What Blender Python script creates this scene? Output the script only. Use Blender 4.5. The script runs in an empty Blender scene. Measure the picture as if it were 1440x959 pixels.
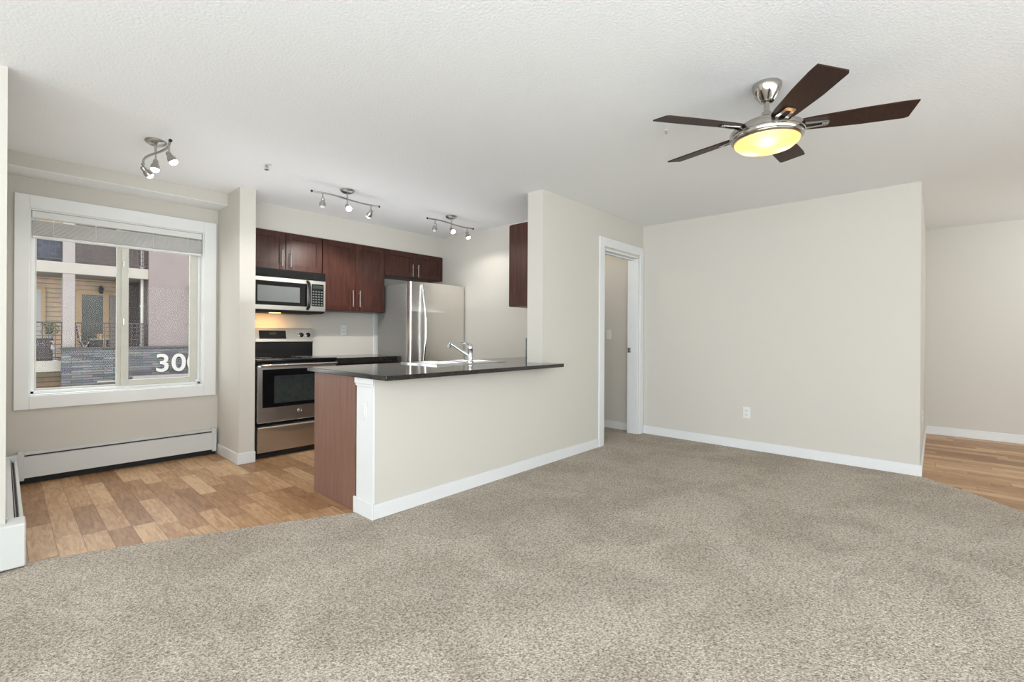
import bpy, bmesh, math, random
from mathutils import Vector, Matrix
PI = math.pi
rnd = random.Random(7)
S = bpy.context.scene
C = S.collection

# ------------------------------------------------------------------ camera
cam_d = bpy.data.cameras.new('camera')
cam = bpy.data.objects.new('camera', cam_d); C.objects.link(cam)
cam_d.sensor_width = 36; cam_d.lens = 654.2 / 1440 * 36
cam_d.shift_y = -8.2556 / 1440
cam_d.clip_start = 0.05; cam_d.clip_end = 200
YAW, ROLL, CAM_H = 0.7396, 0.0055, 1.1512
cam.matrix_world = (Matrix.Translation((0, 0, CAM_H)) @ Matrix.Rotation(YAW - PI / 2, 4, 'Z')
                    @ Matrix.Rotation(PI / 2, 4, 'X') @ Matrix.Rotation(ROLL, 4, 'Z'))
S.camera = cam

# ------------------------------------------------------------------ view, sky, sun, assumed daylight, fill lights
S.view_settings.view_transform = 'Standard'
S.view_settings.look = 'None'
S.view_settings.gamma = 1
S.view_settings.use_curve_mapping = False
S.view_settings.exposure = -0.14

W = bpy.data.worlds.new('sky'); S.world = W; W.use_nodes = True
bg = W.node_tree.nodes['Background']
bg.inputs['Color'].default_value = (0.93, 0.96, 1.0, 1)
bg.inputs['Strength'].default_value = 4.2

def light(name, kind, loc, energy, color=(1, 1, 1), target=None, parent=None, **kw):
    d = bpy.data.lights.new(name, kind); d.energy = energy; d.color = color
    for k, v in kw.items(): setattr(d, k, v)
    o = bpy.data.objects.new(name, d); C.objects.link(o); o.location = loc
    if target is not None:
        o.rotation_euler = (Vector(target) - Vector(loc)).to_track_quat('-Z', 'Y').to_euler()
    if parent: o.parent = parent
    return o

sun = light('sun', 'SUN', (0, -10, 20), 1.6, (1, .95, .88), angle=math.radians(14))
sun.rotation_euler = (math.radians(42), 0, math.radians(-20))
# soft lights added behind the camera for assumed daylight, and an unseen fill light added to brighten the ceiling
light('assumed_side_daylight', 'AREA', (-5.0, 0.4, 1.12), 205, (0.83, 0.93, 1.0), (3, 0.9, 0.70), shape='RECTANGLE', size=4.2, size_y=2.0)  # daylight assumed from this side, the wall there has no opening
light('added_rear_fill', 'AREA', (1.8, -2.85, 1.25), 80, (.86, .94, 1.0), (2.2, 3, 0.9), shape='RECTANGLE', size=3.6, size_y=1.9)  # added light inside the room, the rear wall behind it is solid
light('ceiling_bounce_fill', 'AREA', (-1.2, -1.0, 1.5), 195, (.86, .935, 1.0), (-0.60, -0.52, 2.7), shape='RECTANGLE', size=3.4, size_y=2.2)
light('kitchen_bounce_fill', 'AREA', (2.2, 3.95, 1.42), 10.5, (.92, .96, 1.0), (2.2, 3.96, 3.0), shape='RECTANGLE', size=2.8, size_y=.9)  # added upward fill for the kitchen ceiling, no fixture belongs to it
light('assumed_hall_lamp', 'POINT', (6.5, -1.9, 2.0), 42, (.90, .96, 1.0), shadow_soft_size=0.25)  # lamp assumed from the bright hall ceiling, no fixture is built
light('closet_fill', 'POINT', (4.55, 3.3, 2.2), 5.5, (1.0, .94, .85), shadow_soft_size=0.08)  # added fill so the space behind the doorway is not too dark

# ------------------------------------------------------------------ materials
def nt(name):
    m = bpy.data.materials.new(name); m.use_nodes = True
    return m, m.node_tree, m.node_tree.nodes['Principled BSDF']
def N(t, k, **kw):
    n = t.nodes.new(k)
    for a, v in kw.items(): setattr(n, a, v)
    return n
def L(t, a, b): t.links.new(a, b)
def col(c): return (c[0], c[1], c[2], 1)
def srgb(r, g, b):
    f = lambda u: (u / 255 / 12.92) if u / 255 <= 0.04045 else ((u / 255 + .055) / 1.055) ** 2.4
    return (f(r), f(g), f(b))
def plain(name, c, rough=.5, metal=0, spec=.5, noise=0, nscale=20, bump=0, bscale=200, stretch=None, coat=0):
    m, t, p = nt(name)
    p.inputs['Base Color'].default_value = col(c); p.inputs['Roughness'].default_value = rough
    p.inputs['Metallic'].default_value = metal; p.inputs['Specular IOR Level'].default_value = spec
    if coat: p.inputs['Coat Weight'].default_value = coat; p.inputs['Coat Roughness'].default_value = .12
    tc = N(t, 'ShaderNodeTexCoord')
    mp = N(t, 'ShaderNodeMapping'); L(t, tc.outputs['Object'], mp.inputs['Vector'])
    if stretch: mp.inputs['Scale'].default_value = stretch
    if noise:
        n = N(t, 'ShaderNodeTexNoise'); n.inputs['Scale'].default_value = nscale; n.inputs['Detail'].default_value = 4
        L(t, mp.outputs[0], n.inputs['Vector'])
        r = N(t, 'ShaderNodeValToRGB')
        r.color_ramp.elements[0].position = .3; r.color_ramp.elements[1].position = .7
        r.color_ramp.elements[0].color = col([max(0, x * (1 - noise)) for x in c])
        r.color_ramp.elements[1].color = col([min(1, x * (1 + noise)) for x in c])
        L(t, n.outputs['Fac'], r.inputs[0]); L(t, r.outputs[0], p.inputs['Base Color'])
    if bump:
        n = N(t, 'ShaderNodeTexNoise'); n.inputs['Scale'].default_value = bscale; n.inputs['Detail'].default_value = 3
        L(t, mp.outputs[0], n.inputs['Vector'])
        b = N(t, 'ShaderNodeBump'); b.inputs['Strength'].default_value = bump; b.inputs['Distance'].default_value = .004
        L(t, n.outputs['Fac'], b.inputs['Height']); L(t, b.outputs[0], p.inputs['Normal'])
    return m
def emit(name, c, s):
    m, t, p = nt(name)
    p.inputs['Base Color'].default_value = col(c)
    p.inputs['Emission Color'].default_value = col(c); p.inputs['Emission Strength'].default_value = s
    return m

M = {}
M['wall'] = plain('wall_paint', (.635, .602, .542), .75, bump=.06, bscale=260, spec=.3)
M['ceil'] = plain('ceiling_stipple', (.86, .865, .865), .9, bump=.55, bscale=75, spec=.15)
M['trim'] = plain('white_trim_paint', (.77, .775, .775), .4, noise=.015, nscale=6)
M['casing'] = plain('window_casing_paint', (.84, .85, .84), .42, noise=.015, nscale=6)
M['vinylframe'] = plain('beige_window_vinyl', (.62, .61, .54), .4, noise=.03, nscale=9)
M['heater'] = plain('heater_enamel', (.66, .665, .645), .35, noise=.02, nscale=5)
M['dark'] = plain('dark_gap', (.012, .012, .012), .7, noise=.2, nscale=30)
M['black'] = plain('black_enamel', (.010, .010, .011), .18, noise=.2, nscale=30)
M['blackglass'] = plain('black_glass', (.006, .006, .007), .05, noise=.2, nscale=30)
M['greyglass'] = plain('oven_window_glass', (.035, .042, .04), .07, noise=.2, nscale=30)
M['mwglass'] = plain('microwave_window_screen', (.16, .17, .17), .22, noise=.1, nscale=300)
M['steel'] = plain('brushed_stainless', (.68, .66, .62), .34, 1, noise=.05, nscale=8, stretch=(1, 1, 120))
M['steelh'] = plain('brushed_stainless_fridge', (.80, .78, .74), .3, 1, noise=.04, nscale=6, stretch=(90, 90, 1))
M['chrome'] = plain('chrome', (.72, .73, .75), .08, 1, noise=.03, nscale=5)
M['nickel'] = plain('satin_nickel', (.44, .425, .40), .28, 1, noise=.04, nscale=30)
M['fanmetal'] = plain('polished_nickel_fan_metal', (.46, .44, .41), .15, 1, noise=.05, nscale=25)
M['greyside'] = plain('grey_fridge_side', (.27, .265, .25), .4, noise=.05, nscale=60, bump=.08, bscale=500)
M['plate'] = plain('white_plastic', (.78, .78, .76), .35, noise=.01, nscale=10)
M['bladewood'] = plain('fan_blade_veneer', (.034, .0125, .007), .45, spec=.2, noise=.35, nscale=14, stretch=(1, 12, 12))
M['stucco'] = plain('mauve_stucco', (.165, .135, .13), .9, noise=.06, nscale=3, bump=.3, bscale=30)
M['slabext'] = plain('cream_fascia', (.25, .228, .20), .8, noise=.05, nscale=4)
M['colext'] = plain('pale_column_cladding', (.205, .18, .172), .8, noise=.05, nscale=4)
M['railext'] = plain('bronze_railing', (.035, .028, .028), .5, noise=.1, nscale=20)
M['extglass'] = plain('dull_exterior_glazing', (0.060, 0.063, 0.054), .25, noise=.2, nscale=3)
M['screen'] = plain('dark_balcony_screen', (0.054, 0.057, 0.078), .8, noise=.45, nscale=9)
M['whiteext'] = plain('white_exterior_trim', (.34, .325, .305), .6, noise=.03, nscale=5)
M['wicker'] = plain('brown_wicker', (0.072, 0.057, 0.054), .8, noise=.4, nscale=30, stretch=(3, 3, 1))
M['foliage'] = plain('green_leaves', (0.066, 0.102, 0.042), .6, noise=.5, nscale=30)
M['tanext'] = plain('tan_door_trim', (.36, .25, .145), .7, noise=.06, nscale=5)
M['chairfab'] = plain('folding_chair_slats', (.26, .13, .085), .7, noise=.3, nscale=25)
M['tile'] = plain('ground_asphalt', (.30, .30, .29), .9, noise=.2, nscale=2)
M['bulb_on'] = emit('lit_bulb', (1, .97, .9), 14)
M['bulb_off'] = plain('frosted_bulb_unlit', (.75, .75, .75), .2, noise=.02, nscale=40)

def wood(name, c1, c2, rough):
    m, t, p = nt(name)
    tc = N(t, 'ShaderNodeTexCoord'); mp = N(t, 'ShaderNodeMapping'); L(t, tc.outputs['Object'], mp.inputs['Vector'])
    mp.inputs['Scale'].default_value = (14, 14, 1.1)
    n = N(t, 'ShaderNodeTexNoise'); n.inputs['Scale'].default_value = 3.2; n.inputs['Detail'].default_value = 6; n.inputs['Distortion'].default_value = .6
    L(t, mp.outputs[0], n.inputs['Vector'])
    r = N(t, 'ShaderNodeValToRGB'); r.color_ramp.elements[0].position = .32; r.color_ramp.elements[1].position = .72
    r.color_ramp.elements[0].color = col(c1); r.color_ramp.elements[1].color = col(c2)
    L(t, n.outputs['Fac'], r.inputs[0]); L(t, r.outputs[0], p.inputs['Base Color'])
    p.inputs['Roughness'].default_value = rough; p.inputs['Specular IOR Level'].default_value = .36
    return m
M['cherry'] = wood('cherry_cabinet_wood', (.034, .011, .0075), (.083, .027, .0175), .34)
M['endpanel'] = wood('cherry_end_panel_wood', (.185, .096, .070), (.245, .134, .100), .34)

def granite():
    m, t, p = nt('dark_granite')
    tc = N(t, 'ShaderNodeTexCoord')
    v = N(t, 'ShaderNodeTexVoronoi'); v.inputs['Scale'].default_value = 260; L(t, tc.outputs['Object'], v.inputs['Vector'])
    r = N(t, 'ShaderNodeValToRGB')
    r.color_ramp.elements[0].color = (.010, .010, .010, 1); r.color_ramp.elements[1].color = (.055, .053, .048, 1)
    r.color_ramp.elements[0].position = .45; r.color_ramp.elements[1].position = .95
    L(t, v.outputs['Color'], r.inputs[0]); L(t, r.outputs[0], p.inputs['Base Color'])
    p.inputs['Roughness'].default_value = .10; p.inputs['Specular IOR Level'].default_value = .62
    return m
M['granite'] = granite()

def vinyl_floor():
    m, t, p = nt('wood_look_vinyl_planks')
    tc = N(t, 'ShaderNodeTexCoord'); sp = N(t, 'ShaderNodeSeparateXYZ'); L(t, tc.outputs['Object'], sp.inputs[0])
    def mth(op, a, b=None):
        n = N(t, 'ShaderNodeMath', operation=op)
        for i, v in enumerate((a, b)):
            if v is None: continue
            if isinstance(v, (int, float)): n.inputs[i].default_value = v
            else: L(t, v, n.inputs[i])
        return n.outputs[0]
    wv, lv = .108, .60
    u = mth('DIVIDE', mth('SUBTRACT', sp.outputs['X'], .85), wv); row = mth('FLOOR', u)
    wn = N(t, 'ShaderNodeTexWhiteNoise', noise_dimensions='1D'); L(t, row, wn.inputs['W'])
    v = mth('ADD', mth('DIVIDE', sp.outputs['Y'], lv), mth('MULTIPLY', wn.outputs['Value'], 3.7)); idx = mth('FLOOR', v)
    cx = N(t, 'ShaderNodeCombineXYZ'); L(t, row, cx.inputs[0]); L(t, idx, cx.inputs[1])
    wn2 = N(t, 'ShaderNodeTexWhiteNoise', noise_dimensions='3D'); L(t, cx.outputs[0], wn2.inputs['Vector'])
    # grain, shifted plank by plank
    gv = N(t, 'ShaderNodeVectorMath', operation='MULTIPLY_ADD')
    L(t, wn2.outputs['Color'], gv.inputs[0]); gv.inputs[1].default_value = (9, 9, 9); L(t, tc.outputs['Object'], gv.inputs[2])
    mp = N(t, 'ShaderNodeMapping'); mp.inputs['Scale'].default_value = (30, 4.0, 10); L(t, gv.outputs[0], mp.inputs['Vector'])
    g = N(t, 'ShaderNodeTexNoise'); g.inputs['Scale'].default_value = 1.5; g.inputs['Detail'].default_value = 5; g.inputs['Distortion'].default_value = 1.2
    L(t, mp.outputs[0], g.inputs['Vector'])
    r = N(t, 'ShaderNodeValToRGB'); e = r.color_ramp.elements
    e[0].position = 0; e[0].color = (.25, .122, .054, 1); e[1].position = 1; e[1].color = (.64, .42, .24, 1)
    x = e.new(.5); x.color = (.42, .235, .117, 1)
    L(t, mth('ADD', mth('MULTIPLY', wn2.outputs['Value'], .78), mth('MULTIPLY', mth('SUBTRACT', g.outputs['Fac'], .39), 1.3)), r.inputs[0])
    # thin dark seams
    fu = mth('FRACT', u); fv = mth('FRACT', v)
    su = mth('MINIMUM', fu, mth('SUBTRACT', 1, fu)); sv = mth('MULTIPLY', mth('MINIMUM', fv, mth('SUBTRACT', 1, fv)), lv / wv)
    s = mth('LESS_THAN', mth('MINIMUM', su, sv), .018)
    mx = N(t, 'ShaderNodeMix', data_type='RGBA'); mx.blend_type = 'MULTIPLY'
    L(t, mth('MULTIPLY', s, .55), mx.inputs['Factor']); L(t, r.outputs[0], mx.inputs['A']); mx.inputs['B'].default_value = (.25, .18, .12, 1)
    L(t, mx.outputs['Result'], p.inputs['Base Color'])
    p.inputs['Roughness'].default_value = .42; p.inputs['Specular IOR Level'].default_value = .35
    return m
M['vinyl'] = vinyl_floor()

def carpet_mat():
    m, t, p = nt('beige_carpet_pile')
    tc = N(t, 'ShaderNodeTexCoord')
    n1 = N(t, 'ShaderNodeTexNoise'); n1.inputs['Scale'].default_value = 105; n1.inputs['Detail'].default_value = 3; n1.inputs['Roughness'].default_value = .65
    n2 = N(t, 'ShaderNodeTexNoise'); n2.inputs['Scale'].default_value = 2.2; n2.inputs['Detail'].default_value = 3; n2.inputs['Distortion'].default_value = .8
    n3 = N(t, 'ShaderNodeTexVoronoi'); n3.inputs['Scale'].default_value = 150
    for n in (n1, n2, n3): L(t, tc.outputs['Object'], n.inputs['Vector'])
    r = N(t, 'ShaderNodeValToRGB'); e = r.color_ramp.elements
    e[0].position = .34; e[0].color = (.272, .226, .176, 1); e[1].position = .68; e[1].color = (.73, .665, .575, 1)
    x = e.new(.5); x.color = (.515, .45, .372, 1)
    L(t, n1.outputs['Fac'], r.inputs[0])
    r2 = N(t, 'ShaderNodeValToRGB'); r2.color_ramp.elements[0].position = .38; r2.color_ramp.elements[1].position = .6
    r2.color_ramp.elements[0].color = (.85, .84, .83, 1); r2.color_ramp.elements[1].color = (1, 1, 1, 1)
    L(t, n2.outputs['Fac'], r2.inputs[0])
    mx = N(t, 'ShaderNodeMix', data_type='RGBA'); mx.blend_type = 'MULTIPLY'; mx.inputs['Factor'].default_value = 1
    L(t, r.outputs[0], mx.inputs['A']); L(t, r2.outputs[0], mx.inputs['B']); L(t, mx.outputs['Result'], p.inputs['Base Color'])
    ad = N(t, 'ShaderNodeMath', operation='ADD'); L(t, n1.outputs['Fac'], ad.inputs[0]); L(t, n3.outputs['Distance'], ad.inputs[1])
    b = N(t, 'ShaderNodeBump'); b.inputs['Strength'].default_value = .75; b.inputs['Distance'].default_value = .008
    L(t, ad.outputs[0], b.inputs['Height']); L(t, b.outputs[0], p.inputs['Normal'])
    p.inputs['Roughness'].default_value = .95; p.inputs['Specular IOR Level'].default_value = .05
    return m
M['carpet'] = carpet_mat()

def glass_mat():
    m, t, p = nt('clear_window_glass'); t.nodes.remove(p)
    tr = N(t, 'ShaderNodeBsdfTransparent'); tr.inputs[0].default_value = (.95, .96, .95, 1)
    gl = N(t, 'ShaderNodeBsdfGlossy'); gl.inputs['Roughness'].default_value = .02
    mx = N(t, 'ShaderNodeMixShader'); mx.inputs[0].default_value = .005
    L(t, tr.outputs[0], mx.inputs[1]); L(t, gl.outputs[0], mx.inputs[2]); L(t, mx.outputs[0], t.nodes['Material Output'].inputs['Surface'])
    return m
M['glass'] = glass_mat()

def bowl_mat():
    m, t, p = nt('frosted_amber_glass'); t.nodes.remove(p)
    tr = N(t, 'ShaderNodeBsdfTranslucent'); tr.inputs[0].default_value = (1.0, .72, .45, 1)
    em = N(t, 'ShaderNodeEmission'); em.inputs[0].default_value = (1.0, .56, .16, 1); em.inputs[1].default_value = .55
    mx = N(t, 'ShaderNodeAddShader')
    L(t, tr.outputs[0], mx.inputs[0]); L(t, em.outputs[0], mx.inputs[1]); L(t, mx.outputs[0], t.nodes['Material Output'].inputs['Surface'])
    return m
M['bowl'] = bowl_mat()

def brickmat(name, c1, c2, mortar, w, h, msize, scale=1, bump=.4, axes='XZ'):
    m, t, p = nt(name)
    tc = N(t, 'ShaderNodeTexCoord'); sp = N(t, 'ShaderNodeSeparateXYZ'); cb = N(t, 'ShaderNodeCombineXYZ')
    L(t, tc.outputs['Object'], sp.inputs[0]); L(t, sp.outputs[axes[0]], cb.inputs[0]); L(t, sp.outputs[axes[1]], cb.inputs[1])
    b = N(t, 'ShaderNodeTexBrick'); L(t, cb.outputs[0], b.inputs['Vector'])
    b.inputs['Color1'].default_value = col(c1); b.inputs['Color2'].default_value = col(c2); b.inputs['Mortar'].default_value = col(mortar)
    b.inputs['Scale'].default_value = scale; b.inputs['Mortar Size'].default_value = msize
    b.inputs['Brick Width'].default_value = w; b.inputs['Row Height'].default_value = h
    n = N(t, 'ShaderNodeTexNoise'); n.inputs['Scale'].default_value = 6; n.inputs['Detail'].default_value = 4; L(t, tc.outputs['Object'], n.inputs['Vector'])
    mx = N(t, 'ShaderNodeMix', data_type='RGBA'); mx.blend_type = 'OVERLAY'; mx.inputs['Factor'].default_value = .45
    L(t, b.outputs['Color'], mx.inputs['A']); L(t, n.outputs['Color'], mx.inputs['B'])
    hs = N(t, 'ShaderNodeHueSaturation'); hs.inputs['Saturation'].default_value = .75
    L(t, mx.outputs['Result'], hs.inputs['Color']); L(t, hs.outputs[0], p.inputs['Base Color'])
    bp = N(t, 'ShaderNodeBump'); bp.inputs['Strength'].default_value = bump; bp.inputs['Distance'].default_value = .02; bp.invert = True
    L(t, b.outputs['Fac'], bp.inputs['Height']); L(t, bp.outputs[0], p.inputs['Normal'])
    p.inputs['Roughness'].default_value = .85
    return m
M['ledger'] = brickmat('grey_ledger_stone', (.044, .046, .055), (.125, .120, .118), (.03, .03, .033), .45, .07, .008)
M['siding'] = brickmat('tan_lap_siding', (.38, .25, .135), (.40, .27, .15), (.22, .14, .08), 6, .14, .014)

# ------------------------------------------------------------------ mesh helpers
def bx(bm, x0, x1, y0, y1, z0, z1, bev=0, seg=1):
    b2 = bmesh.new()
    bmesh.ops.create_cube(b2, size=1)
    for v in b2.verts:
        v.co = Vector(((x0 + x1) / 2 + v.co.x * (x1 - x0), (y0 + y1) / 2 + v.co.y * (y1 - y0), (z0 + z1) / 2 + v.co.z * (z1 - z0)))
    if bev: bmesh.ops.bevel(b2, geom=list(b2.edges), offset=bev, segments=seg, profile=.5, affect='EDGES')
    return merge(bm, b2)
def merge(bm, b2, mat=None):
    me = bpy.data.meshes.new('tmp'); b2.to_mesh(me); b2.free()
    if mat is not None: me.transform(mat)
    bm.from_mesh(me); bpy.data.meshes.remove(me)
    return bm
def B(*a, **k): return bx(bmesh.new(), *a, **k)
def tube(bm, pts, r, n=10, caps=True):
    pts = [Vector(p) for p in pts]; rs = r if isinstance(r, (list, tuple)) else [r] * len(pts)
    rings = []; up = None
    for i, p in enumerate(pts):
        d = (pts[min(i + 1, len(pts) - 1)] - pts[max(i - 1, 0)]).normalized()
        if up is None: up = Vector((0, 0, 1)) if abs(d.z) < .9 else Vector((1, 0, 0))
        a = d.cross(up).normalized(); up = a.cross(d).normalized()
        rings.append([bm.verts.new(p + (a * math.cos(2 * PI * k / n) + up * math.sin(2 * PI * k / n)) * rs[i]) for k in range(n)])
    for i in range(len(rings) - 1):
        for k in range(n):
            bm.faces.new((rings[i][k], rings[i][(k + 1) % n], rings[i + 1][(k + 1) % n], rings[i + 1][k]))
    if caps: bm.faces.new(list(reversed(rings[0]))); bm.faces.new(rings[-1])
    return bm
def lathe(bm, prof, n=32, mat=None):
    """prof: list of (radius, z)."""
    b2 = bmesh.new(); rings = []
    for r, z in prof:
        if r < 1e-6: rings.append([b2.verts.new((0, 0, z))])
        else: rings.append([b2.verts.new((r * math.cos(2 * PI * k / n), r * math.sin(2 * PI * k / n), z)) for k in range(n)])
    for a, b in zip(rings, rings[1:]):
        for k in range(n):
            f = [a[k % len(a)], a[(k + 1) % len(a)], b[(k + 1) % len(b)], b[k % len(b)]]
            u = []
            for v in f:
                if v not in u: u.append(v)
            if len(u) > 2: b2.faces.new(u)
    bmesh.ops.recalc_face_normals(b2, faces=b2.faces)
    return merge(bm, b2, mat)
def prism(bm, poly, axis, a, b):
    """extrude a 2-D polygon along an axis from a to b; poly coords are the other two axes in x,y,z order."""
    def P(u, v, w):
        return {'x': (w, u, v), 'y': (u, w, v), 'z': (u, v, w)}[axis]
    b2 = bmesh.new()
    v0 = [b2.verts.new(P(u, v, a)) for u, v in poly]; v1 = [b2.verts.new(P(u, v, b)) for u, v in poly]
    b2.faces.new(v0); b2.faces.new(list(reversed(v1)))
    for i in range(len(poly)):
        j = (i + 1) % len(poly); b2.faces.new((v0[i], v0[j], v1[j], v1[i]))
    bmesh.ops.recalc_face_normals(b2, faces=b2.faces)
    return merge(bm, b2)
def root_loc(p):
    v = Vector((0, 0, 0))
    while p is not None: v += Vector(p.location); p = p.parent
    return v
def obj(name, bm, mat, parent=None, local=False, smooth=True):
    me = bpy.data.meshes.new(name); bm.to_mesh(me); bm.free()
    if parent is not None and not local: me.transform(Matrix.Translation(-root_loc(parent)))
    me.materials.append(mat)
    if smooth and len(me.polygons):
        me.polygons.foreach_set('use_smooth', [True] * len(me.polygons))
        me.set_sharp_from_angle(angle=math.radians(35))
    o = bpy.data.objects.new(name, me); C.objects.link(o)
    if parent is not None: o.parent = parent
    return o
def tag(o, label, cat, group=None, kind=None):
    o['label'] = label; o['category'] = cat
    if group: o['group'] = group
    if kind: o['kind'] = kind
    return o
def thing(name, label, cat, loc=(0, 0, 0), group=None):
    o = bpy.data.objects.new(name, None); C.objects.link(o); o.location = loc
    o.empty_display_size = .1
    return tag(o, label, cat, group)
def struct(name, bm, mat, label=None, parent=None):
    o = obj(name, bm, mat, parent)
    o['kind'] = 'structure'
    if label: o['label'] = label
    return o

# ------------------------------------------------------------------ room dimensions
H = 2.44
XL, YN = .014, 3.335            # left outside corner
YW = 5.13                       # window wall
XP0, XP1, YP = 1.4035, 1.533, 4.523   # pier
YB = 5.20                       # kitchen back wall
XK = 3.97                       # kitchen right wall
YF = 2.569                      # front of half wall / door wall
XC = 3.2136                     # end of full-height wall
XE = 1.549                      # end of half wall
XA, YA = 5.106, .097            # big wall and its end
XH = 7.468                      # hall back wall
X0, Y0, X1, Y1 = -5.2, -3.0, 7.60, 5.36
WX0, WX1, WZ0, WZ1 = .135, 1.288, .66, 2.105   # window opening

# floor
struct('floor', B(X0, X1, Y0, Y1, -.20, 0), M['vinyl'], 'brown wood-look vinyl plank floor')
edge = [(XL - .05, 3.36), (.083, 3.342), (.297, 3.272), (.669, 3.132), (1.02, 2.985), (1.347, 2.845), (XE - .014, 2.750), (XE + .01, 2.745), (XE + .01, YF), (4.235, YF), (4.235, 3.9), (XA, 3.9), (XA, YA - .014 + .012)]
edge += [(4.80, -.209), (4.522, -.43), (3.6, -1.24), (2.4, -2.3), (1.6, Y0), (X0, Y0), (X0, 3.36)]
cb = bmesh.new(); prism(cb, edge, 'z', .0005, .007)
struct('floor_carpet', cb, M['carpet'], 'beige cut-pile carpet')
struct('ceiling', B(X0, X1, Y0, Y1, H, H + .12), M['ceil'], 'white stippled ceiling')
sf = struct('ceiling_soffit', B(XL, XP0, 4.849, YW, 2.341, H), M['wall'], 'dropped soffit above the window')
struct('underside', B(XL, XP0, 4.8495, YW, 2.337, 2.341), M['ceil'], 'white painted underside', parent=sf)

# walls
w = bmesh.new()
bx(w, XL, WX0, YW, Y1, 0, H); bx(w, WX1, XP0, YW, Y1, 0, H); bx(w, WX0, WX1, YW, Y1, 0, WZ0); bx(w, WX0, WX1, YW, Y1, WZ1, H)
struct('wall_window', w, M['wall'], 'beige wall around the window')
struct('wall_left', B(XL - .134, XL, YN, Y1, 0, H), M['wall'], 'left wall ending at an outside corner')
struct('wall_north', B(X0, XL - .134, YN, YN + .12, 0, H), M['wall'])
struct('wall_pier', B(XP0, XP1, YP, Y1, 0, H), M['wall'], 'short wall between window nook and stove')
struct('wall_kitchen_back', B(XP1, XK, YB, Y1, 0, H), M['wall'], 'kitchen back wall behind the stove')
struct('wall_bulkhead', B(XP1, XK, 4.895, YB, 2.183, H), M['wall'], 'bulkhead above the wall cabinets')
struct('wall_kitchen_right', B(XK, XK + .12, YF + .176, Y1, 0, H), M['wall'], 'kitchen side wall beside the fridge')
w = bmesh.new(); bx(w, XE + .012, XC, YF, 2.76, 0, .876)
struct('wall_peninsula', w, M['wall'], 'half wall below the breakfast bar')
w = bmesh.new()
DX0, DX1, DZ = 4.236, 5.004, 2.066
bx(w, XC, XK, YF, YF + .176, 0, H); bx(w, XK, DX0, YF, YF + .13, 0, H); bx(w, DX1, XA, YF, YF + .13, 0, H); bx(w, DX0, DX1, YF, YF + .13, DZ, H)
struct('wall_doorway', w, M['wall'], 'wall with the open doorway')
struct('wall_right', B(XA, XA + .12, YA, 4.1, 0, H), M['wall'], 'large blank beige wall')
struct('wall_hall_side', B(XA + .12, XH, YA, YA + .12, 0, H), M['wall'])
struct('wall_hall_back', B(XH, X1, Y0, YA + .12, 0, H), M['wall'], 'far wall of the hall')
struct('wall_closet_back', B(XK + .12, XA + .12, 4.1, 4.22, 0, H), M['wall'])
struct('wall_rear', B(X0, X1, Y0 - .12, Y0, 0, H), M['wall'])
struct('wall_west', B(X0 - .12, X0, Y0 - .12, YN + .12, 0, H), M['wall'])

# baseboards
BH, BT = .097, .013
def bb(name, *segs):
    b = bmesh.new()
    for (x0, x1, y0, y1) in segs: bx(b, x0, x1, y0, y1, .0, BH, .0025)
    return struct(name, b, M['trim'], 'white baseboard')
bb('baseboard_right', (XA - BT, XA, YA - BT, YF - .02))
bb('baseboard_peninsula', (XE + .001, 4.128, YF - BT, YF))
bb('baseboard_pier', (XP0 - BT, XP0, YP - BT, YW), (XP0 - .0005, XP1 + .004, YP - BT, YP))
bb('baseboard_hall', (XA + .001, XH, YA - BT, YA), (XH - BT, XH, Y0, YA - BT))
bb('baseboard_closet', (XA - BT, XA, YF + .14, 4.1), (XK + .12, XA - BT, 4.1 - BT, 4.1))
# white end board of the half wall, with its cap moulding and plinth
t = obj('trim_1', B(XE, XE + .012, YF, 2.772, 0, .876, .002), M['trim']); t['kind'] = 'structure'; t['label'] = 'white end board of the half wall'
b = bmesh.new(); bx(b, XE - .012, XE, YF - .004, 2.782, .838, .876, .003); bx(b, XE - .007, XE, YF - .002, 2.777, .822, .838, .002)
struct('cap_moulding', b, M['trim'], parent=t)
struct('plinth', B(XE - BT, XE, YF - BT, 2.790, 0, .105, .003), M['trim'], parent=t)

# doorway casing and jambs
d = obj('door_1', bmesh.new(), M['trim'], smooth=False)
b = bmesh.new()
bx(b, 4.131, 4.222, YF - .018, YF, 0, 2.178, .004); bx(b, DX1 - .006 + .012, 5.099, YF - .018, YF, 0, 2.178, .004); bx(b, 4.222, 5.010, YF - .018, YF, 2.083, 2.178, .004)
struct('casing', b, M['trim'], parent=d)
b = bmesh.new()
bx(b, DX0, DX0 + .018, YF - .002, YF + .132, 0, DZ, .002); bx(b, DX1 - .018, DX1, YF - .002, YF + .132, 0, DZ, .002); bx(b, DX0, DX1, YF - .002, YF + .132, DZ - .018, DZ, .002)
bx(b, DX0 + .018, DX0 + .03, YF + .06, YF + .10, 0, DZ - .018, .002); bx(b, DX0 + .03, DX1 - .018, YF + .06, YF + .10, DZ - .032, DZ - .018, .002)
struct('jamb', b, M['trim'], parent=d)
b = bmesh.new(); bx(b, DX1 - .021, DX1 - .0175, YF + .085, YF + .126, .955, 1.01, .001); bx(b, DX1 - .024, DX1 - .020, YF + .095, YF + .113, .965, 1.0, .001)
struct('strike_plate', b, M['nickel'], parent=d)
d['kind'] = 'structure'; d['label'] = 'open doorway with white casing'

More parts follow.
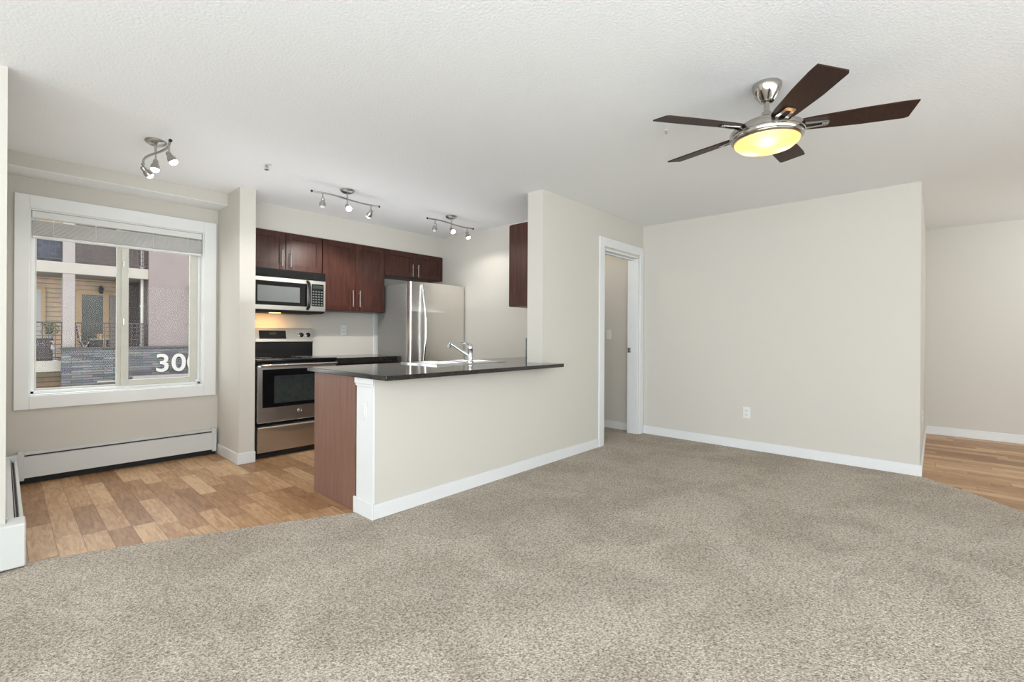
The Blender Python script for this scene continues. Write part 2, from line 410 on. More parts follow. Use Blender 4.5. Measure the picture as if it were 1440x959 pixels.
# ------------------------------------------------------------------ window
wd = obj('window_1', bmesh.new(), M['casing'], smooth=False); wd['kind'] = 'structure'; wd['label'] = 'sliding window with white casing'
b = bmesh.new()
CX0, CX1, CZ0, CZ1 = .058, 1.386, .563, 2.205
bx(b, CX0, WX0 + .004, YW - .022, YW, CZ0, CZ1, .003); bx(b, WX1 - .004, CX1, YW - .022, YW, CZ0, CZ1, .003)
bx(b, WX0 + .004, WX1 - .004, YW - .022, YW, WZ1 - .004, CZ1, .003); bx(b, WX0 + .004, WX1 - .004, YW - .022, YW, CZ0, WZ0 + .004, .003)
struct('casing', b, M['casing'], parent=wd)
b = bmesh.new()
bx(b, WX0, WX0 + .012, YW, YW + .18, WZ0, WZ1); bx(b, WX1 - .012, WX1, YW, YW + .18, WZ0, WZ1)
bx(b, WX0 + .012, WX1 - .012, YW, YW + .18, WZ0, WZ0 + .012); bx(b, WX0 + .012, WX1 - .012, YW, YW + .18, WZ1 - .012, WZ1)
struct('reveal', b, M['casing'], parent=wd)
FY0, FY1 = YW + .07, YW + .14
b = bmesh.new(); ix0, ix1, iz0, iz1 = WX0 + .012, WX1 - .012, WZ0 + .012, WZ1 - .012
bx(b, ix0, ix0 + .022, FY0, FY1, iz0, iz1, .003); bx(b, ix1 - .022, ix1, FY0, FY1, iz0, iz1, .003)
bx(b, ix0, ix1, FY0, FY1, iz0, iz0 + .022, .003); bx(b, ix0, ix1, FY0, FY1, iz1 - .03, iz1, .003)
struct('frame', b, M['casing'], parent=wd)
b = bmesh.new()   # fixed light
MX = .705
bx(b, ix0 + .022, ix0 + .034, FY0 + .04, FY1 - .005, iz0 + .022, iz1 - .03, .002); bx(b, MX - .040, MX, FY0 + .04, FY1 - .005, iz0 + .022, iz1 - .03, .002)
bx(b, ix0 + .034, MX - .04, FY0 + .04, FY1 - .005, iz0 + .022, iz0 + .036, .002)
struct('fixed_sash', b, M['vinylframe'], parent=wd)
struct('fixed_pane', B(ix0 + .034, MX - .04, FY1 - .02, FY1 - .015, iz0 + .036, iz1 - .03), M['glass'], parent=wd)
b = bmesh.new()   # sliding sash
sx0, sx1 = MX - .008, ix1 - .022
bx(b, sx0, sx0 + .046, FY0 + .004, FY0 + .036, iz0 + .022, iz1 - .03, .003); bx(b, sx1 - .062, sx1, FY0 + .004, FY0 + .036, iz0 + .022, iz1 - .03, .003)
bx(b, sx0 + .046, sx1 - .062, FY0 + .004, FY0 + .036, iz0 + .022, iz0 + .072, .003); bx(b, sx0 + .046, sx1 - .062, FY0 + .004, FY0 + .036, iz1 - .08, iz1 - .03, .003)
struct('sliding_sash', b, M['vinylframe'], parent=wd)
struct('sliding_pane', B(sx0 + .046, sx1 - .062, FY0 + .018, FY0 + .022, iz0 + .072, iz1 - .08), M['glass'], parent=wd)
b = bmesh.new()
bx(b, sx0 + .004, sx0 + .018, FY0 - .006, FY0 + .006, 1.22, 1.28, .002); bx(b, sx0 + .004, sx0 + .018, FY0 - .006, FY0 + .006, 1.72, 1.78, .002)
struct('latch', b, M['nickel'], parent=wd)
struct('stop_block', B(1.235, 1.268, FY0 - .012, FY0 + .004, iz0 + .022, iz0 + .04, .003), M['casing'], parent=wd)

bl = thing('window_blind', 'white horizontal blind drawn up to the top of the window', 'blind', (.71, YW + .035, 1.885))
obj('headrail', B(.15, 1.274, YW + .012, YW + .058, 2.038, 2.092, .004), M['plate'], bl)
b = bmesh.new(); z = 1.908
while z < 2.02:
    prism(b, [(.153, z), (.153, z + .003), (.71, z + .0045), (1.271, z + .003), (1.271, z), (.71, z + .0015)], 'y', YW + .012, YW + .06); z += .0068
obj('slat_stack', b, plain('blind_slat', (.88, .87, .84), .5, noise=.04, nscale=12), bl)
obj('bottom_rail', B(.153, 1.271, YW + .010, YW + .062, 1.884, 1.904, .005), M['plate'], bl)
for x in (.27, .52, .90, 1.16):
    b = bmesh.new(); tube(b, [(x, YW + .009, 2.04), (x, YW + .008, 1.89)], .0022, 6); obj('ladder_cord', b, M['plate'], bl)

# ------------------------------------------------------------------ baseboard heaters
def heater_section(y_wall, x0, x1, root, names=True):
    pass
hb = thing('baseboard_heater', 'white baseboard heater along the wall under the window', 'heater', (.74, YW - .035, 0))
hx0, hx1 = .088, 1.383
obj('back_panel', B(hx0, hx1, YW - .008, YW - .001, .045, .238, .001), M['heater'], hb)
b = bmesh.new(); prism(b, [(YW - .062, .052), (YW - .056, .052), (YW - .052, .200), (YW - .040, .206), (YW - .040, .212), (YW - .058, .206)], 'x', hx0 + .002, hx1 - .034); obj('front_cover', b, M['heater'], hb)
b = bmesh.new(); prism(b, [(YW - .046, .228), (YW - .008, .240), (YW - .008, .234), (YW - .044, .222)], 'x', hx0 + .002, hx1 - .034); obj('top_hood', b, M['heater'], hb)
obj('damper_slot', B(hx0 + .03, hx1 - .036, YW - .042, YW - .012, .205, .226), M['dark'], hb)
b = bmesh.new(); bx(b, hx0 + .03, hx1 - .04, YW - .050, YW - .012, .075, .150); tube(b, [(hx0 + .02, YW - .03, .11), (hx1 - .02, YW - .03, .11)], .012, 8); obj('fin_element', b, M['dark'], hb)
obj('end_cap', B(hx1 - .036, hx1 - .001, YW - .068, YW - .001, .034, .252, .004), M['heater'], hb)
obj('inner_cap', B(hx0 - .01, hx0 + .028, YW - .066, YW - .001, .034, .246, .004), M['heater'], hb)
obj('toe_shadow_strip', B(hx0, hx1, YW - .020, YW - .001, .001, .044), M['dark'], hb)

hl = thing('baseboard_heater', 'white baseboard heater running along the short wall beside the window nook', 'heater', (XL + .03, 4.2, 0))
obj('back_panel', B(XL + .001, XL + .008, 3.38, 5.05, .045, .232, .001), M['heater'], hl)
b = bmesh.new(); prism(b, [(XL + .062, .052), (XL + .056, .052), (XL + .052, .192), (XL + .046, .200), (XL + .050, .206), (XL + .064, .198)], 'y', 3.40, 5.03); obj('front_cover', b, M['heater'], hl)
b = bmesh.new(); prism(b, [(XL + .030, .214), (XL + .008, .232), (XL + .008, .226), (XL + .028, .208)], 'y', 3.40, 5.03); obj('top_hood', b, M['heater'], hl)
obj('damper_slot', B(XL + .012, XL + .046, 3.40, 5.0, .170, .196), M['dark'], hl)
obj('damper_blade', B(XL + .034, XL + .037, 3.40, 5.0, .194, .214), M['nickel'], hl)
b = bmesh.new(); bx(b, XL + .012, XL + .050, 3.42, 5.0, .075, .150); obj('fin_element', b, M['dark'], hl)
obj('inner_cap', B(XL + .001, XL + .066, 5.0, 5.062, .034, .240, .004), M['heater'], hl)
b = bmesh.new(); bx(b, -.09, XL + .068, YN - .066, YN - .001, .016, .224, .005); bx(b, XL + .001, XL + .068, YN - .01, 3.41, .016, .224, .005)
obj('corner_cover', b, M['heater'], hl)
b = bmesh.new(); bx(b, -1.6, -.08, YN - .062, YN - .056, .052, .20); bx(b, -1.6, -.08, YN - .056, YN - .001, .196, .22); obj('side_cover', b, M['heater'], hl)

# ------------------------------------------------------------------ electrical plates
def outlet(label, loc, axis, group='electrical outlets', slots=True, name='electrical_outlet', cat='outlet'):
    """plate facing -x (axis 'x') or -y (axis 'y'); loc is the centre on the wall."""
    t = thing(name, label, cat, loc)
    def q(w0, w1, d0, d1, z0, z1, bev=0):
        if axis == 'x': return B(-d1, -d0, w0, w1, z0, z1, bev=bev)
        return B(w0, w1, -d1, -d0, z0, z1, bev=bev)
    obj('cover_plate', q(-.035, .035, .0005, .006, -.058, .058, .002), M['plate'], t, local=True)
    if slots:
        for z in (.022, -.022):
            f = obj('receptacle', q(-.017, .017, .005, .0085, z - .014, z + .014, .003), M['plate'], t, local=True)
            b = q(-.008, -.005, .008, .0092, z - .004, z + .006)
            for a in ((.005, .008),):
                b2 = q(a[0], a[1], .008, .0092, z - .004, z + .006); merge(b, b2)
            b2 = q(-.002, .002, .008, .0092, z - .010, z - .006); merge(b, b2)
            obj('slot', b, M['dark'], f, local=True)
    else:
        obj('rocker', q(-.016, .016, .005, .010, -.033, .033, .002), M['plate'], t, local=True)
    return t
outlet('white electrical outlet low on the large blank wall', (XA, 1.422, .378), 'x')
outlet('white electrical outlet on the kitchen wall above the back counter', (2.731, YB, 1.20), 'y')
outlet('white flush outlet plate on the white end board of the half wall', (XE, 2.672, .672), 'x', slots=False)
outlet('white light switch glimpsed inside the open doorway', (XA, 3.02, 1.165), 'x', slots=False, name='light_switch', cat='switch')
outlet('white electrical outlet low on the hall wall past the corner', (5.955, YA, .39), 'y')

# ------------------------------------------------------------------ cabinets
def bar_pull(x, y, z0, z1, par):
    b = bmesh.new(); tube(b, [(x, y - .030, z0), (x, y - .030, z1)], .0055, 10)
    for z in (z0 + .03, z1 - .03): tube(b, [(x, y, z), (x, y - .030, z)], .0045, 8)
    return obj('handle', b, M['nickel'], par)
def shaker(x0, x1, z0, z1, yf, par, hx, hz0, hz1, mat='cherry'):
    """door with raised stiles and a sunk panel, its face at y = yf."""
    b = bmesh.new(); s = .062
    bx(b, x0, x0 + s, yf, yf + .02, z0, z1, .002); bx(b, x1 - s, x1, yf, yf + .02, z0, z1, .002)
    bx(b, x0 + s, x1 - s, yf, yf + .02, z1 - s, z1, .002); bx(b, x0 + s, x1 - s, yf, yf + .02, z0, z0 + s, .002)
    bx(b, x0 + s - .004, x1 - s + .004, yf + .009, yf + .018, z0 + s - .004, z1 - s + .004)
    d = obj('door', b, M[mat], par)
    bar_pull(hx, yf, hz0, hz1, d)
    return d
def wall_cabinet(x0, x1, z0, z1, split, label, hz, inset=True):
    t = thing('wall_cabinet', label, 'cabinet', ((x0 + x1) / 2, 5.04, z0), 'upper kitchen cabinets')
    obj('body', B(x0, x1, 4.90, YB, z0, z1, .001), M['cherry'], t)
    g = .0018
    shaker(x0 + .004, split - g, z0 + .003, z1 - .004, 4.878, t, split - .042, hz[0], hz[1])
    shaker(split + g, x1 - .004, z0 + .003, z1 - .004, 4.878, t, split + .042, hz[0], hz[1])
    return t
wall_cabinet(1.558, 2.316, 1.795, 2.181, 1.936, 'short dark cherry wall cabinet above the microwave', (1.835, 1.995))
wall_cabinet(2.318, 3.083, 1.410, 2.181, 2.703, 'tall dark cherry wall cabinet between microwave and fridge', (1.46, 1.645))
wall_cabinet(3.085, XK - .003, 1.862, 2.181, 3.512, 'short dark cherry wall cabinet above the refrigerator', (1.875, 2.03))
# side cabinet on the back of the door wall
t = thing('wall_cabinet', 'dark cherry wall cabinet on the back of the full-height wall, end panel showing', 'cabinet', (3.6, 2.87, 1.416), 'upper kitchen cabinets')
obj('body', B(3.240, XK - .002, YF + .177, 2.965, 1.416, 2.186, .001), M['cherry'], t)
obj('end_panel', B(3.222, 3.239, YF + .177, 2.967, 1.416, 2.186, .0015), M['cherry'], t)
for x0, x1 in ((3.226, 3.594), (3.598, XK - .006)):
    d_ = obj('door', B(x0, x1, 2.967, 2.986, 1.42, 2.182, .002), M['cherry'], t)
    b = bmesh.new(); hx = x1 - .04 if x0 < 3.3 else x0 + .04
    tube(b, [(hx, 3.014, 1.46), (hx, 3.014, 1.64)], .0055, 8)
    for z in (1.49, 1.61): tube(b, [(hx, 2.985, z), (hx, 3.014, z)], .0045, 8)
    obj('handle', b, M['nickel'], d_)

# base cabinets
t = thing('base_cabinet', 'dark cherry base cabinet between stove and refrigerator', 'cabinet', (2.7, 4.9, 0))
obj('body', B(2.322, 3.095, 4.61, YB - .002, .10, .841, .001), M['cherry'], t)
obj('toe_kick', B(2.322, 3.095, 4.66, YB - .01, .001, .10), M['dark'], t)
shaker(2.326, 2.706, .11, .70, 4.589, t, 2.665, .50, .66); shaker(2.710, 3.091, .11, .70, 4.589, t, 2.75, .50, .66)
for x0, x1 in ((2.326, 2.706), (2.710, 3.091)):
    dr = obj('drawer', B(x0, x1, 4.589, 4.609, .705, .836, .002), M['cherry'], t)
    b = bmesh.new(); xm = (x0 + x1) / 2; tube(b, [(xm - .08, 4.56, .79), (xm + .08, 4.56, .79)], .0055, 8)
    for x in (xm - .05, xm + .05): tube(b, [(x, 4.59, .79), (x, 4.56, .79)], .0045, 8)
    obj('handle', b, M['nickel'], dr)
t = thing('countertop', 'dark granite countertop between stove and refrigerator', 'countertop', (2.7, 4.88, .842))
obj('slab', B(2.320, 3.098, 4.56, YB - .003, .842, .905, .003), M['granite'], t)

t = thing('base_cabinet', 'peninsula base cabinet with reddish-brown end panel beside the white end board', 'cabinet', (2.7, 3.08, 0))
b = bmesh.new(); bx(b, XE + .02, XK - .002, 2.80, 3.37, .10, .118); bx(b, XE + .02, XK - .002, 2.78, 2.798, .10, .875); bx(b, XE + .02, XE + .04, 2.80, 3.37, .118, .875); bx(b, XK - .02, XK - .002, 2.80, 3.37, .118, .875)
bx(b, XE + .04, XK - .02, 3.355, 3.371, .118, .16)
obj('body', b, M['cherry'], t)
obj('toe_kick', B(XE + .02, XK - .01, 2.80, 3.31, .001, .10), M['dark'], t)
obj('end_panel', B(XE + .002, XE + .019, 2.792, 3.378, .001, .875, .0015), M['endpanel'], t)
xs = [XE + .024, 2.00, 2.45, 2.90, 3.35, XK - .01]
for x0, x1 in zip(xs, xs[1:]):
    dd = obj('door', B(x0, x1 - .004, 3.373, 3.392, .11, .868, .002), M['cherry'], t)
    b = bmesh.new(); hx = x1 - .05; tube(b, [(hx, 3.42, .66), (hx, 3.42, .82)], .0055, 8)
    for z in (.69, .79): tube(b, [(hx, 3.39, z), (hx, 3.42, z)], .0045, 8)
    obj('handle', b, M['nickel'], dd)

# peninsula countertop (with a cut-out for the sink)
SX0, SX1, SY0, SY1 = 2.285, 3.075, 2.875, 3.36
CT0, CT1 = .877, .907
t = thing('countertop', 'black granite breakfast bar countertop on the half wall', 'countertop', (2.6, 2.9, CT0))
b = bmesh.new()
outer = [(1.520, 2.385), (3.286, 2.385), (3.286, YF - .002), (XC - .002, YF - .002), (XC - .002, YF + .178), (XK - .002, YF + .178), (XK - .002, 3.435), (1.520, 3.435)]
hole = [(SX0 + .02, SY0 + .02), (SX1 - .02, SY0 + .02), (SX1 - .02, SY1 - .02), (SX0 + .02, SY1 - .02)]
def plate_with_hole(bm, outer, hole, z0, z1):
    b2 = bmesh.new(); es = []
    for loop in (outer, hole):
        vs = [b2.verts.new((x, y, z0)) for x, y in loop]
        es += [b2.edges.new((vs[i], vs[(i + 1) % len(vs)])) for i in range(len(vs))]
    bmesh.ops.triangle_fill(b2, edges=es, use_beauty=True, use_dissolve=False)
    r = bmesh.ops.extrude_face_region(b2, geom=list(b2.faces))
    for v in [g for g in r['geom'] if isinstance(g, bmesh.types.BMVert)]: v.co.z = z1
    bmesh.ops.recalc_face_normals(b2, faces=b2.faces)
    merge(bm, b2)
plate_with_hole(b, outer, hole, CT0, CT1)
sl = obj('slab', b, M['granite'], t)
bv = sl.modifiers.new('edge', 'BEVEL'); bv.width = .003; bv.segments = 2; bv.limit_method = 'ANGLE'
obj('backsplash', B(XC + .001, XK - .003, YF + .1765, YF + .196, CT1, 1.125, .002), M['granite'], t)

# sink
t = thing('kitchen_sink', 'stainless double bowl sink set in the granite bar top', 'sink', ((SX0 + SX1) / 2, (SY0 + SY1) / 2, CT1))
b = bmesh.new()
xm = (SX0 + SX1) / 2
b2 = bmesh.new(); es = []
loops = [[(SX0, SY0), (SX1, SY0), (SX1, SY1), (SX0, SY1)],
         [(SX0 + .03, SY0 + .075), (xm - .015, SY0 + .075), (xm - .015, SY1 - .03), (SX0 + .03, SY1 - .03)],
         [(xm + .015, SY0 + .075), (SX1 - .03, SY0 + .075), (SX1 - .03, SY1 - .03), (xm + .015, SY1 - .03)]]
for lp in loops:
    vs = [b2.verts.new((x, y, CT1 + .001)) for x, y in lp]
    es += [b2.edges.new((vs[i], vs[(i + 1) % 4])) for i in range(4)]
bmesh.ops.triangle_fill(b2, edges=es, use_beauty=True)
r = bmesh.ops.extrude_face_region(b2, geom=list(b2.faces))
for v in [g for g in r['geom'] if isinstance(g, bmesh.types.BMVert)]: v.co.z = CT1 + .009
bmesh.ops.recalc_face_normals(b2, faces=b2.faces); merge(b, b2)
obj('rim', b, M['chrome'], t)
for lp in loops[1:]:
    (x0, y0), (x1, y1) = lp[0], lp[2]
    b = bmesh.new(); b2 = bmesh.new()
    top = [b2.verts.new(p) for p in ((x0, y0, CT1 + .001), (x1, y0, CT1 + .001), (x1, y1, CT1 + .001), (x0, y1, CT1 + .001))]
    bot = [b2.verts.new(p) for p in ((x0 + .02, y0 + .02, CT1 - .17), (x1 - .02, y0 + .02, CT1 - .17), (x1 - .02, y1 - .02, CT1 - .17), (x0 + .02, y1 - .02, CT1 - .17))]
    for i in range(4): b2.faces.new((top[i], bot[i], bot[(i + 1) % 4], top[(i + 1) % 4]))
    b2.faces.new(bot); merge(b, b2)
    bw = obj('bowl', b, M['steel'], t)
    b = bmesh.new(); lathe(b, [(0, -.168), (.035, -.168), (.04, -.1695)], 20, Matrix.Translation(((x0 + x1) / 2, (y0 + y1) / 2, CT1)))
    obj('drain', b, M['chrome'], bw)

# faucet
fx, fy, fz = 2.668, SY0 + .036, CT1 + .009
t = thing('kitchen_faucet', 'chrome single lever kitchen faucet standing on the sink rim', 'faucet', (fx, fy, fz))
b = bmesh.new(); lathe(b, [(0, 0), (.030, 0), (.030, .006), (.024, .012), (.022, .016), (.022, .115), (.0235, .118), (.0235, .122), (0, .122)], 24); obj('body', b, M['chrome'], t, local=True)
b = bmesh.new(); lathe(b, [(0, .158), (.010, .157), (.018, .148), (.0225, .135), (.0225, .122), (0, .122)], 24); cp = obj('lever_cap', b, M['chrome'], t, local=True)
b = bmesh.new(); tube(b, [(-.004, .004, .148), (-.02, .018, .162), (-.045, .04, .172), (-.065, .055, .176)], [.009, .008, .007, .006], 10); obj('lever', b, M['chrome'], cp, local=True)
b = bmesh.new(); tube(b, [(0, .01, .060), (-.028, .055, .090), (-.064, .128, .140), (-.076, .150, .155), (-.084, .165, .160)], [.017, .0145, .0135, .013, .016], 14)
sp_ = obj('spout', b, M['chrome'], t, local=True)
b = bmesh.new(); tube(b, [(-.081, .160, .168), (-.087, .171, .144), (-.090, .177, .126)], [.019, .018, .016], 14); obj('spray_head', b, M['chrome'], sp_, local=True)

# ------------------------------------------------------------------ stove
rx0, rx1, ryf = 1.556, 2.314, 4.545
t = thing('kitchen_stove', 'stainless steel electric range with black glass cooktop', 'stove', ((rx0 + rx1) / 2, 4.86, 0))
obj('body', B(rx0, rx1, ryf + .045, YB - .006, .03, .893, .003), M['black'], t)
obj('kick_plate', B(rx0 + .01, rx1 - .01, ryf + .055, ryf + .075, .001, .06), M['dark'], t)
# storage drawer with a scooped top grip
b = bmesh.new(); prism(b, [(ryf, .062), (ryf + .044, .062), (ryf + .044, .302), (ryf + .016, .302), (ryf - .012, .296), (ryf - .016, .288), (ryf - .006, .262), (ryf - .001, .23)], 'x', rx0 + .006, rx1 - .006)
dr = obj('drawer', b, M['steel'], t)
b = bmesh.new(); n_ = 14; pts = []
for i in range(n_ + 1):
    u = i / n_; pts.append((rx0 + .05 + u * (rx1 - rx0 - .1), .288 - .055 * math.sin(PI * u) ** .55))
prism(b, [(rx0 + .05, .290)] + pts[1:-1] + [(rx1 - .05, .290)], 'y', ryf - .013, ryf + .002); obj('drawer_grip', b, M['steel'], dr)
# oven door
b = bmesh.new(); bx(b, rx0 + .006, rx1 - .006, ryf, ryf + .044, .332, .862, .004); od = obj('oven_door', b, M['steel'], t)
obj('door_glass', B(rx0 + .048, rx1 - .048, ryf - .003, ryf + .002, .470, .822, .001), M['blackglass'], od)
obj('window', B(rx0 + .15, rx1 - .15, ryf - .0045, ryf - .002, .505, .760, .001), M['greyglass'], od)
b = bmesh.new(); tube(b, [(rx0 + .02, ryf - .045, .858), (rx0 + .2, ryf - .052, .860), ((rx0 + rx1) / 2, ryf - .054, .861), (rx1 - .2, ryf - .052, .860), (rx1 - .02, ryf - .045, .858)], .0135, 14)
for x in (rx0 + .035, rx1 - .035): bx(b, x - .014, x + .014, ryf - .045, ryf + .002, .842, .872, .004)
obj('handle', b, M['chrome'], od)
mb = Matrix.Translation((1.940, ryf - .001, .418)) @ Matrix.Rotation(PI / 2, 4, 'X')
b = bmesh.new(); lathe(b, [(0, .003), (.020, .003), (.020, 0)], 28, mb); bd = obj('badge', b, M['nickel'], od)
b = bmesh.new()
for R in (.0185,): tube(b, [tuple(mb @ Vector((R * math.cos(a), R * math.sin(a), .0035))) for a in [k * PI / 12 for k in range(25)]], .0014, 6)
for dx in (-.005, .006):
    tube(b, [tuple(mb @ Vector((dx + .0045 * math.cos(a), .007 * math.sin(a), .0037))) for a in [PI * .25 + k * PI * .15 for k in range(11)]], .0013, 6)
obj('emblem_ring', b, M['chrome'], bd)
obj('vent_trim', B(rx0 + .006, rx1 - .006, ryf + .02, ryf + .044, .866, .886, .002), M['black'], t)
# cooktop
b = bmesh.new(); bx(b, rx0 - .001, rx1 + .001, ryf - .012, YB - .11, .890, .915, .006, 2); ct = obj('cooktop', b, M['blackglass'], t)
for x, y, r_ in ((1.74, 4.70, .10), (2.13, 4.70, .085), (1.74, 4.94, .08), (2.13, 4.94, .10)):
    b = bmesh.new(); lathe(b, [(r_ - .004, 0), (r_ - .004, .0006), (r_, .0006), (r_, 0)], 36, Matrix.Translation((x, y, .915)))
    lathe(b, [(r_ * .55, 0), (r_ * .55, .0006), (r_ * .55 + .003, .0006), (r_ * .55 + .003, 0)], 30, Matrix.Translation((x, y, .915)))
    obj('burner_ring', b, plain('burner_marking', (.12, .12, .12), .3, noise=.1), ct)
# back guard
b = bmesh.new(); bx(b, rx0, rx1, 5.092, YB - .006, .912, 1.072, .003); obj('backguard_base', b, M['black'], t)
b = bmesh.new(); prism(b, [(5.078, 1.070), (5.090, 1.058), (YB - .006, 1.058), (YB - .006, 1.212), (5.118, 1.212), (5.104, 1.204)], 'x', rx0, rx1); bg_ = obj('control_panel', b, M['steel'], t)
tl = math.atan2(5.104 - 5.078, 1.204 - 1.070)
def panel_y(z): return 5.078 + (z - 1.07) * math.tan(tl)
b = bmesh.new(); prism(b, [(panel_y(1.100) - .002, 1.100), (panel_y(1.186) - .002, 1.186), (panel_y(1.186) + .004, 1.186), (panel_y(1.100) + .004, 1.100)], 'x', 1.762, 2.026); ds = obj('display_panel', b, M['blackglass'], bg_)
b = bmesh.new(); prism(b, [(panel_y(1.140) - .003, 1.140), (panel_y(1.166) - .003, 1.166), (panel_y(1.166), 1.166), (panel_y(1.140), 1.140)], 'x', 1.86, 1.93); obj('clock_window', b, M['greyglass'], ds)
for x in (1.610, 1.685, 2.188, 2.262):
    mk = Matrix.Translation((x, panel_y(1.141) + .002, 1.141)) @ Matrix.Rotation(PI / 2 - tl, 4, 'X')
    b = bmesh.new(); lathe(b, [(.023, 0), (.023, .004), (.0185, .006), (.017, .024), (.014, .027), (0, .027)], 24, mk); kb = obj('knob', b, M['black'], bg_)
    b = bmesh.new(); lathe(b, [(.026, 0), (.026, .003), (.023, .0045), (.023, 0)], 24, mk); obj('knob_ring', b, M['chrome'], kb)

# ------------------------------------------------------------------ microwave
mx0, mx1, myf, mz0, mz1 = 1.558, 2.316, 4.80, 1.372, 1.793
t = thing('microwave_oven', 'stainless over-the-range microwave with black handle', 'microwave', ((mx0 + mx1) / 2, 5.0, mz0))
obj('body', B(mx0, mx1, myf + .022, YB - .003, mz0, mz1, .003), M['black'], t)
g = obj('vent_grille', B(mx0, mx1, myf + .004, myf + .022, 1.712, mz1, .002), M['black'], t)
b = bmesh.new()
for k in range(5): bx(b, mx0 + .02, mx1 - .13, myf, myf + .005, 1.722 + k * .013, 1.727 + k * .013)
obj('louvers', b, M['blackglass'], g)
dr = obj('door', B(mx0, 2.140, myf, myf + .021, 1.388, 1.708, .003), M['steel'], t)
obj('door_glass', B(mx0 + .03, 2.118, myf - .003, myf + .001, 1.433, 1.668, .001), M['blackglass'], dr)
obj('window', B(mx0 + .085, 2.045, myf - .0042, myf - .0025, 1.468, 1.622, .001), M['mwglass'], dr)
b = bmesh.new(); tube(b, [(2.122, myf + .002, 1.692), (2.126, myf - .03, 1.672), (2.128, myf - .042, 1.62), (2.128, myf - .044, 1.55), (2.128, myf - .042, 1.48), (2.126, myf - .03, 1.428), (2.122, myf + .002, 1.408)], [.013, .015, .013, .012, .013, .015, .013], 12); obj('handle', b, M['black'], dr)
cp = obj('control_panel', B(2.144, mx1, myf, myf + .021, 1.388, 1.708, .003), M['steel'], t)
kp = obj('keypad', B(2.166, mx1 - .022, myf - .002, myf + .001, 1.44, 1.672, .001), M['blackglass'], cp)
b = bmesh.new()
for i in range(4):
    for j in range(6): bx(b, 2.176 + i * .029, 2.176 + i * .029 + .020, myf - .003, myf - .001, 1.452 + j * .027, 1.452 + j * .027 + .014)
obj('key_buttons', b, plain('microwave_keys', (.11, .12, .11), .4, noise=.3, nscale=80), kp)
obj('display', B(2.176, mx1 - .03, myf - .003, myf - .001, 1.625, 1.66), plain('microwave_display', (.03, .045, .035), .2, noise=.2), kp)
obj('bottom_vent', B(mx0 + .02, mx1 - .02, myf + .03, YB - .02, mz0 - .008, mz0), M['dark'], t)
obj('task_lamp_lens', B(1.80, 1.90, 4.90, 4.94, mz0 - .011, mz0 - .007), emit('warm_task_lamp', (1, .62, .25), 6), t)
light('task_lamp', 'AREA', (1.85, 5.03, mz0 - .014), 1.6, (1, .55, .2), (1.85, 5.10, 1.0), shape='RECTANGLE', size=.3, size_y=.05)

# ------------------------------------------------------------------ refrigerator
gx0, gx1, gyf = 3.128, 3.956, 4.425
t = thing('refrigerator', 'stainless refrigerator with curved door and bowed handle', 'refrigerator', ((gx0 + gx1) / 2, 4.8, 0))
obj('body', B(gx0, gx1, 4.50, 5.10, .03, 1.742, .006), M['greyside'], t)
obj('toe_grille', B(gx0 + .02, gx1 - .02, 4.49, 4.52, .001, .07), M['dark'], t)
def curved_door(z0, z1, bow=.020):
    b = bmesh.new(); n = 18; poly = []
    for u in [0, .003, .007, .012, .018] + [i / n for i in range(1, n)] + [.982, .988, .993, .997, 1]:
        e = min(u, 1 - u)
        y = gyf - bow * (1 - (2 * u - 1) ** 2) + (.014 * (1 - min(1, e / .018)) ** 2)
        poly.append((gx0 + u * (gx1 - gx0), y))
    poly += [(gx1, 4.492), (gx0, 4.492)]
    prism(b, poly, 'z', z0, z1); return b
dr = obj('door', curved_door(.66, 1.760), M['steelh'], t)
b = bmesh.new(); bx(b, gx0 + .012, gx1 - .012, 4.484, 4.50, .66, 1.752); obj('gasket', b, M['dark'], dr)
hx = gx0 + .155; b = bmesh.new(); pts = []; rr = []
for i in range(17):
    u = i / 16; pts.append((hx + .012 * math.sin(PI * u), gyf - .022 - .055 * math.sin(PI * u) ** .8, .70 + u * 1.03)); rr.append(.0135)
tube(b, pts, rr, 14); obj('handle', b, M['chrome'], dr)
fd = obj('freezer_drawer', curved_door(.075, .645), M['steelh'], t)
b = bmesh.new(); tube(b, [(gx0 + .08, gyf - .05, .56), ((gx0 + gx1) / 2, gyf - .085, .56), (gx1 - .08, gyf - .05, .56)], .0135, 12)
for x in (gx0 + .1, gx1 - .1): tube(b, [(x, gyf + .01, .56), (x, gyf - .055, .56)], .01, 8)
obj('handle', b, M['chrome'], fd)
obj('hinge_cover', B(gx1 - .09, gx1 - .02, 4.46, 4.56, 1.742, 1.762, .004), M['greyside'], t)
# thin white strip laid on the wall beside the fridge
struct('white_strip', B(3.125, 3.205, YB - .014, YB, .0, 1.86, .002), M['trim'], 'white strip between cabinet and refrigerator')

